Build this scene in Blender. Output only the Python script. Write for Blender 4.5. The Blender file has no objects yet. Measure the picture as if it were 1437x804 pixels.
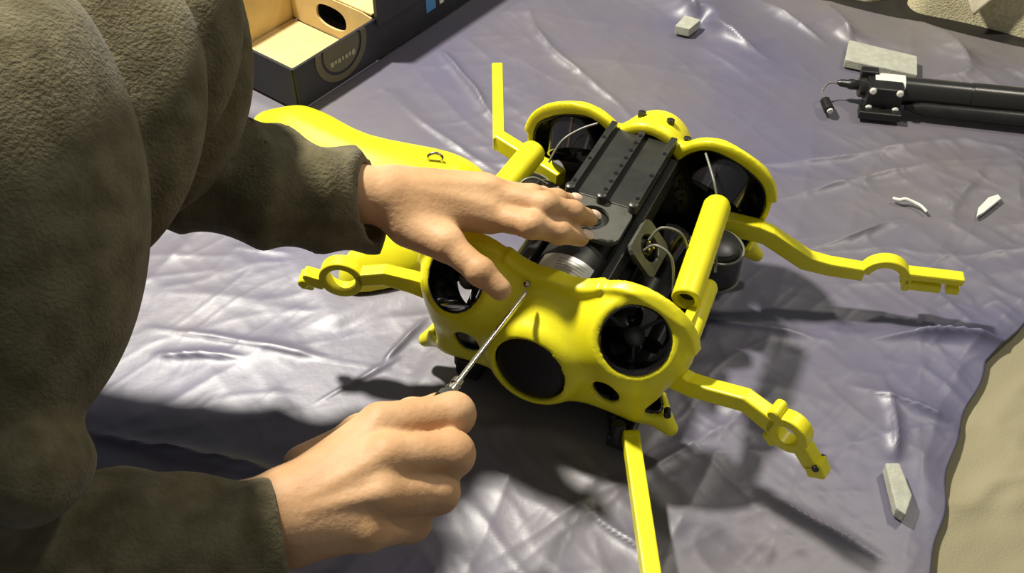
import bpy, bmesh, math, random
import numpy as np
from mathutils import Vector, Matrix
random.seed(4)
scn = bpy.context.scene
COL = scn.collection

# ------------------------------------------------------------------ camera
cam = bpy.data.cameras.new('camera'); camo = bpy.data.objects.new('camera', cam); COL.objects.link(camo)
cam.sensor_width = 36.0
cam.lens = 1500.0 / 1437.0 * 36.0
cam.clip_start = 0.01
camo.location = (0, 0, 0.75)
camo.rotation_euler = (math.radians(45), 0, 0)
scn.camera = camo

# ------------------------------------------------------------------ light and exposure
scn.view_settings.view_transform = 'Standard'
scn.view_settings.look = 'None'
scn.view_settings.exposure = 0.0
scn.view_settings.gamma = 1.0
scn.view_settings.use_curve_mapping = False
world = bpy.data.worlds.new('room_ambient'); scn.world = world
world.use_nodes = True
world.node_tree.nodes['Background'].inputs[0].default_value = (0.92, 0.95, 1.0, 1)
world.node_tree.nodes['Background'].inputs[1].default_value = 0.19

def area(name, loc, target, size, power, col):
    l = bpy.data.lights.new(name, 'AREA'); l.shape = 'DISK'; l.size = size; l.energy = power; l.color = col
    o = bpy.data.objects.new(name, l); COL.objects.link(o); o.location = loc
    o.rotation_euler = (Vector(target) - Vector(loc)).to_track_quat('-Z', 'Y').to_euler()
    return o
area('ceiling_lamp_back', (-0.56, 1.16, 1.38), (-0.1, 0.7, 0), 0.11, 44, (1.0, 0.95, 0.84))
area('ceiling_lamp_side', (1.25, 1.45, 2.05), (0.1, 0.7, 0), 0.20, 13, (1.0, 0.93, 0.78))

# ------------------------------------------------------------------ materials
def new_mat(name, col, rough=0.5, metal=0.0, spec=0.5, var=0.0, vscale=30.0, bump=0.0, bscale=200.0, detail=3.0, sheen=0.0, col2=None, coat=0.0, sss=0.0, bdist=0.002):
    m = bpy.data.materials.new(name); m.use_nodes = True
    nt = m.node_tree; b = nt.nodes['Principled BSDF']
    b.inputs['Base Color'].default_value = (*col, 1); b.inputs['Roughness'].default_value = rough
    b.inputs['Metallic'].default_value = metal; b.inputs['Specular IOR Level'].default_value = spec
    b.inputs['Sheen Weight'].default_value = sheen; b.inputs['Coat Weight'].default_value = coat
    if sss:
        b.inputs['Subsurface Weight'].default_value = sss
        b.inputs['Subsurface Radius'].default_value = (0.008, 0.003, 0.0015)
        b.inputs['Subsurface Scale'].default_value = 1.0
    tc = nt.nodes.new('ShaderNodeTexCoord')
    if var or col2:
        n = nt.nodes.new('ShaderNodeTexNoise'); n.inputs['Scale'].default_value = vscale; n.inputs['Detail'].default_value = detail
        nt.links.new(tc.outputs['Object'], n.inputs['Vector'])
        r = nt.nodes.new('ShaderNodeValToRGB')
        c2 = col2 if col2 else tuple(min(1, c * (1 + var)) for c in col)
        c1 = col if col2 else tuple(c * (1 - var) for c in col)
        r.color_ramp.elements[0].position = 0.35; r.color_ramp.elements[1].position = 0.65
        r.color_ramp.elements[0].color = (*c1, 1); r.color_ramp.elements[1].color = (*c2, 1)
        nt.links.new(n.outputs['Fac'], r.inputs['Fac']); nt.links.new(r.outputs['Color'], b.inputs['Base Color'])
    if bump:
        n = nt.nodes.new('ShaderNodeTexNoise'); n.inputs['Scale'].default_value = bscale; n.inputs['Detail'].default_value = detail
        nt.links.new(tc.outputs['Object'], n.inputs['Vector'])
        bp = nt.nodes.new('ShaderNodeBump'); bp.inputs['Strength'].default_value = bump; bp.inputs['Distance'].default_value = bdist
        nt.links.new(n.outputs['Fac'], bp.inputs['Height']); nt.links.new(bp.outputs['Normal'], b.inputs['Normal'])
    return m

M = {}
M['yellow'] = new_mat('yellow_plastic', (0.84, 0.76, 0.014), 0.36, var=0.04, vscale=40, bump=0.08, bscale=900)
M['black'] = new_mat('black_plastic', (0.012, 0.012, 0.011), 0.35, var=0.3, vscale=60)
M['blackgloss'] = new_mat('black_gloss', (0.008, 0.007, 0.008), 0.12, coat=0.5)
M['hull'] = new_mat('dark_grey_plastic', (0.024, 0.024, 0.019), 0.36, var=0.25, vscale=40)
M['bracket'] = new_mat('grey_bracket_plastic', (0.075, 0.075, 0.06), 0.45, var=0.2, vscale=50)
M['lens'] = new_mat('dark_lens', (0.006, 0.002, 0.002), 0.55)
M['label'] = new_mat('white_label', (0.72, 0.71, 0.66), 0.6, var=0.12, vscale=90)
M['steel'] = new_mat('steel', (0.62, 0.58, 0.5), 0.22, metal=1.0)
M['cable'] = new_mat('grey_cable', (0.16, 0.155, 0.12), 0.35)
M['blackcable'] = new_mat('black_cable', (0.02, 0.02, 0.02), 0.4)
M['skin'] = new_mat('skin', (0.50, 0.285, 0.135), 0.55, spec=0.3, col2=(0.60, 0.365, 0.19), vscale=28, bump=0.35, bscale=260, sss=0.15, bdist=0.0012)
M['nail'] = new_mat('fingernail', (0.78, 0.55, 0.42), 0.3)
M['fleece'] = new_mat('olive_fleece', (0.092, 0.078, 0.040), 0.95, spec=0.1, col2=(0.155, 0.135, 0.078), vscale=55, bump=0.5, bscale=420, detail=6, sheen=0.12, bdist=0.003)
M['trouser'] = new_mat('dark_trouser', (0.03, 0.03, 0.035), 0.9, bump=0.2, bscale=600)
M['tip'] = new_mat('driver_handle', (0.05, 0.05, 0.05), 0.35)
M['kraft'] = new_mat('kraft_card', (0.66, 0.50, 0.22), 0.8, var=0.08, vscale=30)
M['boxblack'] = new_mat('black_print_card', (0.018, 0.018, 0.022), 0.5, var=0.2, vscale=30)
M['boxring'] = new_mat('grey_brown_print', (0.115, 0.10, 0.065), 0.55)
M['boxtext'] = new_mat('pale_print', (0.36, 0.34, 0.24), 0.55)
M['blue'] = new_mat('blue_print', (0.07, 0.27, 0.60), 0.5)
M['foam'] = new_mat('grey_foam', (0.42, 0.42, 0.34), 0.9, var=0.1, vscale=120, bump=0.3, bscale=600)
M['white'] = new_mat('white_plastic', (0.75, 0.73, 0.66), 0.45)
M['can'] = new_mat('satin_black_tube', (0.018, 0.017, 0.014), 0.28)
M['cushion'] = new_mat('beige_upholstery', (0.66, 0.58, 0.34), 0.95, spec=0.1, col2=(0.84, 0.77, 0.50), vscale=260, bump=0.8, bscale=420, detail=5)
M['cream'] = new_mat('cream_cloth', (0.88, 0.78, 0.56), 0.85, spec=0.1, bump=0.2, bscale=300)
M['drop'] = new_mat('beige_drop_cloth', (0.31, 0.275, 0.17), 0.9, spec=0.1, var=0.06, vscale=8, bump=0.25, bscale=500)
M['floor'] = new_mat('brown_floor', (0.015, 0.012, 0.01), 0.6, var=0.2, vscale=6)
M['tarp'] = new_mat('purple_grey_tarp', (0.106, 0.098, 0.168), 0.46, spec=1.0, col2=(0.160, 0.144, 0.140), vscale=2.6, bump=0.12, bscale=55, detail=4, bdist=0.004)

# ------------------------------------------------------------------ builders
def obj(name, verts, faces, mat, parent=None, smooth=True, loc=None):
    me = bpy.data.meshes.new(name); me.from_pydata([tuple(map(float, v)) for v in verts], [], [tuple(map(int, f)) for f in faces])
    me.materials.append(M[mat]); me.update()
    if smooth: me.polygons.foreach_set('use_smooth', [True] * len(me.polygons))
    o = bpy.data.objects.new(name, me); COL.objects.link(o)
    if parent: o.parent = parent
    if loc is not None: o.location = loc
    return o

def bobj(name, bm, mat, parent=None, smooth=False, bevel=0.0, angle=None, segs=2):
    bmesh.ops.recalc_face_normals(bm, faces=bm.faces)
    me = bpy.data.meshes.new(name); bm.to_mesh(me); bm.free(); me.materials.append(M[mat])
    if smooth:
        me.polygons.foreach_set('use_smooth', [True] * len(me.polygons))
        me.set_sharp_from_angle(angle=math.radians(angle or 40))
    o = bpy.data.objects.new(name, me); COL.objects.link(o)
    if parent: o.parent = parent
    if bevel:
        md = o.modifiers.new('bevel', 'BEVEL'); md.width = bevel; md.segments = segs; md.limit_method = 'ANGLE'
    return o

def tag(o, label, cat, group=None):
    o['label'] = label; o['category'] = cat
    if group: o['group'] = group
    return o
def thing(name, label, cat, loc=(0, 0, 0), rotz=0.0, group=None):
    o = bpy.data.objects.new(name, None); COL.objects.link(o); o.empty_display_size = 0.02
    o.location = loc; o.rotation_euler = (0, 0, rotz)
    return tag(o, label, cat, group)

V = lambda *a: Vector(a)
def frame_of(d):
    d = Vector(d).normalized(); a = Vector((0, 0, 1)) if abs(d.z) < 0.9 else Vector((1, 0, 0))
    e1 = d.cross(a).normalized(); e2 = d.cross(e1).normalized(); return e1, e2, d

def add_box(bm, c, half, axes=None):
    ax = axes or (V(1, 0, 0), V(0, 1, 0), V(0, 0, 1)); c = Vector(c)
    vs = [bm.verts.new(c + ax[0] * half[0] * i + ax[1] * half[1] * j + ax[2] * half[2] * k) for i in (-1, 1) for j in (-1, 1) for k in (-1, 1)]
    for f in ((0, 1, 3, 2), (4, 6, 7, 5), (0, 4, 5, 1), (2, 3, 7, 6), (0, 2, 6, 4), (1, 5, 7, 3)): bm.faces.new([vs[i] for i in f])

def add_lathe(bm, p, d, prof, seg=28, caps=(True, True)):
    """revolve prof [(t along d, radius)] about the axis through p"""
    e1, e2, d = frame_of(d); p = Vector(p); rings = []
    for t, r in prof:
        rings.append([bm.verts.new(p + d * t + (e1 * math.cos(2 * math.pi * i / seg) + e2 * math.sin(2 * math.pi * i / seg)) * r) for i in range(seg)])
    for a, b in zip(rings[:-1], rings[1:]):
        for i in range(seg): bm.faces.new((a[i], a[(i + 1) % seg], b[(i + 1) % seg], b[i]))
    if caps[0]: bm.faces.new(rings[0][::-1])
    if caps[1]: bm.faces.new(rings[-1])

def add_ring(bm, p, d, r0, r1, t0, t1, seg=32, a0=0.0, a1=2 * math.pi, axes=None):
    """annular prism, whole or part of a turn"""
    e1, e2, d = axes or frame_of(d); p = Vector(p); full = abs(a1 - a0 - 2 * math.pi) < 1e-6
    n = seg if full else seg + 1; R = []
    for i in range(n):
        a = a0 + (a1 - a0) * i / seg; q = e1 * math.cos(a) + e2 * math.sin(a)
        R.append([bm.verts.new(p + q * r + d * t) for r, t in ((r0, t0), (r1, t0), (r1, t1), (r0, t1))])
    for i in range(seg):
        A, B = R[i], R[(i + 1) % n]
        for k in range(4): bm.faces.new((A[k], A[(k + 1) % 4], B[(k + 1) % 4], B[k]))
    if not full: bm.faces.new(R[0]); bm.faces.new(R[-1][::-1])

def add_tube(bm, pts, r, seg=8):
    pts = [Vector(p) for p in pts]; rings = []; e1 = None
    for i, p in enumerate(pts):
        d = (pts[min(i + 1, len(pts) - 1)] - pts[max(i - 1, 0)]).normalized()
        if e1 is None: e1 = frame_of(d)[0]
        e1 = (e1 - d * e1.dot(d)).normalized(); e2 = d.cross(e1)
        rr = r(i / (len(pts) - 1)) if callable(r) else r
        rings.append([bm.verts.new(p + (e1 * math.cos(2 * math.pi * k / seg) + e2 * math.sin(2 * math.pi * k / seg)) * rr) for k in range(seg)])
    for a, b in zip(rings[:-1], rings[1:]):
        for k in range(seg): bm.faces.new((a[k], a[(k + 1) % seg], b[(k + 1) % seg], b[k]))
    bm.faces.new(rings[0][::-1]); bm.faces.new(rings[-1])

def spline(P, n=8):
    P = [Vector(p) for p in P]; out = []
    for i in range(len(P) - 1):
        p0, p1, p2, p3 = P[max(i - 1, 0)], P[i], P[i + 1], P[min(i + 2, len(P) - 1)]
        for k in range(n):
            t = k / n
            out.append(0.5 * ((2 * p1) + (p2 - p0) * t + (2 * p0 - 5 * p1 + 4 * p2 - p3) * t * t + (3 * p1 - p0 - 3 * p2 + p3) * t ** 3))
    return out + [P[-1]]

def add_prism(bm, poly, axes, origin, t0, t1):
    """poly in (axes0, axes1) extruded along axes2"""
    o = Vector(origin); a, b, c = axes
    lo = [bm.verts.new(o + a * x + b * y + c * t0) for x, y in poly]; hi = [bm.verts.new(o + a * x + b * y + c * t1) for x, y in poly]
    n = len(poly)
    for i in range(n): bm.faces.new((lo[i], lo[(i + 1) % n], hi[(i + 1) % n], hi[i]))
    bm.faces.new(lo[::-1]); bm.faces.new(hi)

# ------------------------------------------------------------------ implicit surfaces
def nets(f, lo, hi, h):
    lo = np.array(lo, np.float32); n = np.ceil((np.array(hi) - lo) / h).astype(int) + 1
    ax = [lo[i] + h * np.arange(n[i], dtype=np.float32) for i in range(3)]
    X, Y, Z = np.meshgrid(*ax, indexing='ij', sparse=True)
    D = np.broadcast_to(f(X, Y, Z), n).astype(np.float32)
    S = D < 0
    sl = lambda d: tuple(slice(d[i], n[i] - 1 + d[i]) for i in range(3))
    corners = [(i, j, k) for i in (0, 1) for j in (0, 1) for k in (0, 1)]
    cnt = sum(S[sl(c)].astype(np.int8) for c in corners)
    I, J, K = np.nonzero((cnt > 0) & (cnt < 8))
    acc = np.zeros((len(I), 3), np.float32); num = np.zeros(len(I), np.float32)
    for a in corners:
        for axn in range(3):
            if a[axn]: continue
            b = list(a); b[axn] = 1
            da = D[I + a[0], J + a[1], K + a[2]]; db = D[I + b[0], J + b[1], K + b[2]]
            m = (da < 0) != (db < 0); t = np.where(m, da / np.where(m, da - db, 1), 0)
            p = np.array(a, np.float32)[None].repeat(len(I), 0); p[:, axn] += t
            acc += p * m[:, None]; num += m
    vert = (np.stack([I, J, K], 1) + acc / num[:, None]) * h + lo
    idx = -np.ones(n - 1, np.int64); idx[I, J, K] = np.arange(len(I))
    faces = []
    for axn in range(3):
        o1, o2 = [(1, 2), (2, 0), (0, 1)][axn]
        a = [slice(1, n[i] - 1) for i in range(3)]; b = list(a); a[axn] = slice(0, n[axn] - 1); b[axn] = slice(1, n[axn])
        s0 = S[tuple(a)]; s1 = S[tuple(b)]
        for flip in (0, 1):
            m = (s0 & ~s1) if not flip else (~s0 & s1)
            q = np.stack(np.nonzero(m), 1); base = q + 1; base[:, axn] = q[:, axn]
            def g(d1, d2):
                r = base.copy(); r[:, o1] -= d1; r[:, o2] -= d2; return idx[r[:, 0], r[:, 1], r[:, 2]]
            quad = np.stack([g(1, 1), g(0, 1), g(0, 0), g(1, 0)], 1)
            faces.append(quad if not flip else quad[:, ::-1])
    return vert, np.concatenate(faces)

def relax(v, f, it=2, lam=0.5):
    n = len(v); e = np.concatenate([f[:, [0, 1]], f[:, [1, 2]], f[:, [2, 3]], f[:, [3, 0]]]); e = np.concatenate([e, e[:, ::-1]])
    deg = np.bincount(e[:, 0], minlength=n)[:, None]
    for _ in range(it):
        s = np.stack([np.bincount(e[:, 0], weights=v[e[:, 1], k], minlength=n) for k in range(3)], 1) / np.maximum(deg, 1)
        v = v + lam * (s - v)
    return v

def smin(a, b, k):
    h = np.clip(0.5 + 0.5 * (b - a) / k, 0, 1); return b + (a - b) * h - k * h * (1 - h)
def smax(a, b, k): return -smin(-a, -b, k)
def s_ell(X, Y, Z, c, r):
    a, b, d = (X - c[0]), (Y - c[1]), (Z - c[2])
    k0 = np.sqrt((a / r[0]) ** 2 + (b / r[1]) ** 2 + (d / r[2]) ** 2) + 1e-9
    k1 = np.sqrt((a / r[0] ** 2) ** 2 + (b / r[1] ** 2) ** 2 + (d / r[2] ** 2) ** 2) + 1e-9
    return k0 * (k0 - 1) / k1
def s_cone(X, Y, Z, a, b, r1, r2):
    a = np.array(a, float); b = np.array(b, float); d = b - a; L2 = float(d @ d) + 1e-12
    t = np.clip(((X - a[0]) * d[0] + (Y - a[1]) * d[1] + (Z - a[2]) * d[2]) / L2, 0, 1)
    return np.sqrt((X - a[0] - d[0] * t) ** 2 + (Y - a[1] - d[1] * t) ** 2 + (Z - a[2] - d[2] * t) ** 2) - (r1 + (r2 - r1) * t)
def s_box(X, Y, Z, c, h, r):
    a, b, d = np.abs(X - c[0]) - h[0] + r, np.abs(Y - c[1]) - h[1] + r, np.abs(Z - c[2]) - h[2] + r
    return np.sqrt(np.maximum(a, 0) ** 2 + np.maximum(b, 0) ** 2 + np.maximum(d, 0) ** 2) + np.minimum(np.maximum(np.maximum(a, b), d), 0) - r
def s_cyl(X, Y, Z, p, n, r):
    """infinite cylinder"""
    t = (X - p[0]) * n[0] + (Y - p[1]) * n[1] + (Z - p[2]) * n[2]
    return np.sqrt(np.maximum((X - p[0]) ** 2 + (Y - p[1]) ** 2 + (Z - p[2]) ** 2 - t * t, 0)) - r, t

def hash2(i, j, s):
    x = np.sin(i * 127.1 + j * 311.7 + s * 74.7) * 43758.5453; return x - np.floor(x)
def vnoise(x, y, s=0):
    i, j = np.floor(x), np.floor(y); u, v = x - i, y - j; u = u * u * (3 - 2 * u); v = v * v * (3 - 2 * v)
    return (hash2(i, j, s) * (1 - u) + hash2(i + 1, j, s) * u) * (1 - v) + (hash2(i, j + 1, s) * (1 - u) + hash2(i + 1, j + 1, s) * u) * v
def fbm(x, y, s=0, o=4):
    r = 0; a = 0.5
    for k in range(o): r = r + a * vnoise(x * 2 ** k, y * 2 ** k, s + k * 7); a *= 0.5
    return r

# ------------------------------------------------------------------ the setting: floor, drop cloth, tarp, sofa edge
bm = bmesh.new(); add_box(bm, (0, 0.8, -0.03), (2.2, 2.0, 0.02))
o = bobj('floor', bm, 'floor'); o['kind'] = 'structure'

def sheet(name, mat, X, Y, Z, thick, label, cat):
    ny, nx = X.shape; v = np.stack([X, Y, Z], -1).reshape(-1, 3)
    i = np.arange(nx * ny).reshape(ny, nx); f = np.stack([i[:-1, :-1], i[:-1, 1:], i[1:, 1:], i[1:, :-1]], -1).reshape(-1, 4)
    o = obj(name, v, f, mat); md = o.modifiers.new('thickness', 'SOLIDIFY'); md.thickness = thick; md.offset = -1
    return tag(o, label, cat)

gx, gy = np.meshgrid(np.linspace(0.1, 1.1, 220), np.linspace(-0.1, 1.0, 260))
zz = -0.007 + 0.007 * (1 - np.abs(2 * fbm(gx * 6 + gy * 5, gy * 14 - gx * 9, 3, 3) - 0.9)) ** 4 + 0.002 * fbm(gx * 40, gy * 40, 5, 2)
sheet('drop_cloth', 'drop', gx, gy, np.minimum(zz, 0.0), 0.003, 'beige wrinkled cloth spread under the right edge of the purple-grey tarp', 'cloth')

# footprints of things lying on the tarp press it flat: (x, y, half length, half width, angle)
FLAT = [(-0.166, 1.245, 0.23, 0.10, 52.5), (0.455, 1.13, 0.055, 0.035, -20), (0.225, 1.209, 0.02, 0.02, 0), (0.316, 0.50, 0.012, 0.03, 0), (0.505, 0.86, 0.02, 0.012, 40),
        (0.424, 0.862, 0.02, 0.014, -30), (0.58, 1.02, 0.20, 0.035, -10), (0.385, 1.045, 0.03, 0.03, 0), (0.07, 0.70, 0.10, 0.13, -25.5), (-0.16, 0.89, 0.10, 0.15, 30), (-0.75, 0.5, 0.36, 0.24, 0)]
def tarp_z(X, Y):
    dx = X + 0.03 * (fbm(X * 6, Y * 6, 11, 3) - 0.5); dy = Y + 0.04 * (fbm(X * 5, Y * 5, 17, 3) - 0.5)
    z = 0.010 * (fbm(dx * 3.2, dy * 3.2, 2, 3) - 0.45)
    amt = 0.08 + 1.25 * fbm(X * 3.5, Y * 3.5, 99, 2) ** 1.5
    amt = amt * (0.45 + 0.55 * np.clip((X + 0.12) / 0.15, 0, 1))
    for a, fr, st, amp, sd in ((0.5, 11, 3.0, 0.0060, 21), (-0.35, 14, 3.5, 0.0050, 33), (1.2, 12, 2.5, 0.0050, 45), (0.1, 26, 7, 0.0034, 57), (2.2, 28, 8, 0.0030, 61), (0.8, 44, 10, 0.0018, 83), (-0.9, 48, 12, 0.0016, 91)):
        p = dx * math.cos(a) + dy * math.sin(a); q = -dx * math.sin(a) + dy * math.cos(a)
        n = vnoise(q * fr, p * st, sd) * 0.7 + vnoise(q * fr * 2.1, p * st * 1.7, sd + 5) * 0.3
        z = z + amt * amp * (1 - np.abs(2 * n - 1)) ** 5
    # crumpled far edge
    far = np.exp(-((Y - 1.25 + 0.25 * (X - 0.3)) / 0.10) ** 2) * np.clip((X + 0.1) / 0.3, 0, 1)
    z = z + far * 0.022 * (1 - np.abs(2 * vnoise(dx * 9 + dy * 3, dy * 5, 71) - 1)) ** 3
    for (x0, y0, x1, y1, wd, am) in CREASES:
        L = math.hypot(x1 - x0, y1 - y0); ux, uy = (x1 - x0) / L, (y1 - y0) / L
        p = (dx - x0) * ux + (dy - y0) * uy; q = -(dx - x0) * uy + (dy - y0) * ux
        q = q + 0.009 * np.sin(p * 14 + x0 * 30)
        w_ = np.clip(np.minimum(p / L * 3, (1 - p / L) * 3), 0, 1) * (0.5 + 0.8 * vnoise(p * 25, q * 0, 7))
        z = z + am * w_ * np.exp(-np.abs(q) / wd * 1.3)
    m = np.zeros(X.shape)
    for fx, fy, hl, hw, ang in FLAT:
        c, sn = math.cos(math.radians(ang)), math.sin(math.radians(ang))
        a = np.abs((X - fx) * c + (Y - fy) * sn) - hl; b = np.abs(-(X - fx) * sn + (Y - fy) * c) - hw
        d = np.sqrt(np.maximum(a, 0) ** 2 + np.maximum(b, 0) ** 2)
        m = np.maximum(m, 1 - np.clip(d / 0.025, 0, 1) ** 2 * (3 - 2 * np.clip(d / 0.025, 0, 1)))
    z = np.maximum(z, -0.002) + 0.003
    return z * (1 - m) + 0.0055 * m
CREASES = [(-0.12, 1.22, 0.02, 0.93, 0.006, 0.009), (-0.2, 1.15, 0.0, 0.88, 0.005, 0.007), (0.02, 1.28, 0.14, 0.98, 0.006, 0.008),
           (0.20, 1.30, 0.33, 1.13, 0.008, 0.014), (0.30, 1.32, 0.40, 1.17, 0.008, 0.012), (-0.36, 0.70, -0.10, 0.62, 0.004, 0.005),
           (-0.38, 0.58, -0.12, 0.48, 0.006, 0.012), (-0.30, 0.80, -0.05, 0.72, 0.004, 0.004), (-0.34, 0.66, -0.24, 0.645, 0.004, 0.006),
           (0.20, 0.93, 0.55, 0.98, 0.008, 0.006), (0.26, 0.88, 0.50, 0.93, 0.006, 0.005), (0.28, 0.80, 0.5, 0.86, 0.006, 0.005),
           (0.33, 0.665, 0.52, 0.66, 0.006, 0.014), (0.30, 0.62, 0.40, 0.55, 0.006, 0.007), (0.18, 0.60, 0.28, 0.52, 0.006, 0.008),
           (0.16, 0.70, 0.30, 0.67, 0.006, 0.007), (0.05, 0.50, 0.12, 0.44, 0.005, 0.006), (0.2, 0.5, 0.3, 0.44, 0.006, 0.008),
           (-0.12, 0.64, -0.08, 0.70, 0.003, 0.006), (-0.18, 0.60, -0.10, 0.66, 0.003, 0.004), (0.33, 0.63, 0.31, 0.46, 0.008, 0.008)]
s_, t_ = np.meshgrid(np.linspace(0, 1, 640), np.linspace(0, 1, 520))
ye = np.array([0.0, 0.30, 0.433, 0.545, 0.649, 0.70, 0.78, 0.9, 1.6]); xe = np.array([0.16, 0.25, 0.324, 0.379, 0.436, 0.49, 0.60, 0.78, 0.86])
y0 = 0.05 + t_ * 1.4
for _ in range(6):
    xr = np.interp(y0, ye, xe) + 0.003 * np.sin(y0 * 31) + 0.002 * np.sin(y0 * 93)
    X = -1.05 + s_ * (xr + 1.05)
    y0 = 0.05 + t_ * (1.505 - 0.5 * X - 0.05)
Z = tarp_z(X, y0)
edge = np.clip((1 - s_) * 60, 0, 1)
Z = Z * (0.35 + 0.65 * edge) * (0.2 + 0.8 * np.clip((1 - t_) * 18, 0, 1))
sheet('tarp', 'tarp', X, y0, Z, 0.0008, 'glossy crumpled purple-grey plastic tarp covering the work surface', 'tarp')

def cushion(name, c, half, rz, label):
    h = 0.008
    v, f = nets(lambda X, Y, Z: s_box(X, Y, Z, (0, 0, 0), half, 0.03) + 0.004 * np.sin(X * 31) * np.sin(Y * 27), [-half[i] - 0.03 for i in range(3)], [half[i] + 0.03 for i in range(3)], h)
    o = obj(name, v, f, 'cushion'); o.location = c; o.rotation_euler = (0, 0, rz)
    return tag(o, label, 'cushion')
ca, sa = math.cos(math.atan(-0.5)), math.sin(math.atan(-0.5))
ec = lambda s, off: (0.426 + s * ca - off * sa * 1.0, 1.299 + s * sa + off * ca)
x, y = ec(0.338, 0.19); cushion('seat_cushion', (x, y, 0.005), (0.24, 0.15, 0.06), math.atan(-0.5), 'beige textured seat cushion with a cream cloth hanging over it')
x, y = ec(-0.13, 0.19); cushion('seat_cushion', (x, y, 0.005), (0.2, 0.15, 0.06), math.atan(-0.5), 'beige textured seat cushion bare of any cloth, beyond the tarp')
# ------------------------------------------------------------------ underwater drone
ROV = thing('underwater_drone', 'yellow and black underwater drone with four ducted thrusters and ringed arms', 'drone', (0.0298, 0.602, 0.0), math.radians(-25.5))
TH = 0.0025; RX, RV = 0.005, 0.224   # rear shell offset
def duct_axis(s):
    n = np.array([0.25 * s, -0.75, 0.60]); return n / np.linalg.norm(n)
def duct_mouth(s): return np.array([0.0785 * s, -0.011, 0.133])
PORT = (0, -0.038, 0.0845); PAX = np.array([0, 0.9898, -0.1425])
HOLE = np.array([0, -0.93, 0.367])
def fairing_S(X, Y, Z, rear):
    n = duct_axis(1); m = duct_mouth(1)
    def ear(X):
        e = s_ell(X, Y, Z, (0.071, 0.016, 0.113), (0.051, 0.050, 0.052))
        cut = (X - m[0]) * n[0] + (Y - m[1]) * n[1] + (Z - m[2]) * n[2]
        e = smax(e, cut, 0.006)
        rim, t = s_cyl(X, Y, Z, m, n, 0.032)
        e = smin(e, np.maximum(rim, np.maximum(t - 0.0, -t - 0.03)), 0.008)
        fang = s_cone(X, Y, Z, (0.086, 0.0, 0.060), (0.116, -0.006, 0.036), 0.018, 0.0068)
        return smin(e, fang, 0.008)
    web = s_box(X, Y, Z, (0, 0.004, 0.072), (0.112 if rear else 0.100, 0.028, 0.030), 0.016)
    if rear:
        fh = s_ell(X, Y, Z, (0, 0.000, 0.110), (0.041, 0.056, 0.053))
        nose = s_ell(X, Y, Z, (0, 0.0, 0.08), (0.05, 0.05, 0.045))
    else:
        fh = s_ell(X, Y, Z, (0, 0.020, 0.098), (0.070, 0.046, 0.050))
        c, t = s_cyl(X, Y, Z, PORT, PAX, 0.0385)
        nose = smax(c, np.maximum(-t, t - 0.05), 0.012)
    d = smin(web, fh, 0.006 if rear else 0.014)
    for sgn in (1, -1): d = smin(d, ear(sgn * X), 0.006 if rear else 0.016)
    return smin(d, nose, 0.022)
def holes(X, Y, Z, d, rear):
    A = np.abs(X); n = duct_axis(1); m = duct_mouth(1)
    c, t = s_cyl(A, Y, Z, m, n, 0.0278)
    d = np.maximum(d, -np.maximum(c, -t - 0.030))
    if not rear:
        c, t = s_cyl(X, Y, Z, PORT, PAX, 0.0318)
        d = np.maximum(d, -np.maximum(c, t - 0.024))
        hz = (Z - 0.0765) * 0.93 + (Y + 0.022) * 0.367
        el = (np.sqrt(((A - 0.0630) / 0.0120) ** 2 + (hz / 0.0125) ** 2) - 1) * 0.0100
        d = np.maximum(d, -np.maximum(el, Y + 0.004))
    # pocket between the lower prong and the arm root
    c = s_cone(A, Y, Z, (0.104, -0.035, 0.062), (0.106, 0.02, 0.064), 0.009, 0.009)
    return np.maximum(d, -c)
def fairing(rear):
    def outer(X, Y, Z):
        S = fairing_S(X, Y, Z, rear)
        d = np.maximum(np.abs(S + TH) - TH, Y - 0.014)
        lip = np.maximum(np.abs(S - 0.0005) - 0.0040, np.abs(Y - 0.0085) - 0.0055)
        if not rear: lip = smin(lip, np.maximum(np.maximum(np.abs(S - 0.002) - 0.0055, np.abs(Y - 0.0075) - 0.0060), np.abs(X) - 0.040), 0.006)
        lip = np.maximum(lip, 0.12 - Z)
        return holes(X, Y, Z, smin(d, lip, 0.003), rear)
    def inner(X, Y, Z):
        S = fairing_S(X, Y, Z, rear)
        return holes(X, Y, Z, np.maximum(np.abs(S + 2 * TH + 0.001) - 0.0013, Y - 0.0125), rear)
    lo, hi = (-0.13, -0.075, 0.02), (0.13, 0.025, 0.19)
    for nm, fn, mat in (('rear_fairing' if rear else 'front_fairing', outer, 'yellow'), ('inner_liner', inner, 'black')):
        v, f = nets(fn, lo, hi, 0.0018)
        v = relax(v, f, 2, 0.4)
        if rear: v = v * np.array([1, -1, 1]) + np.array([RX, RV, 0]); f = f[:, ::-1]
        if nm == 'inner_liner':
            o = obj(nm, v, f, mat, par)
        else:
            par = o = obj(nm, v, f, mat, ROV)
    return par
front = fairing(False); rear = fairing(True)

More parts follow.
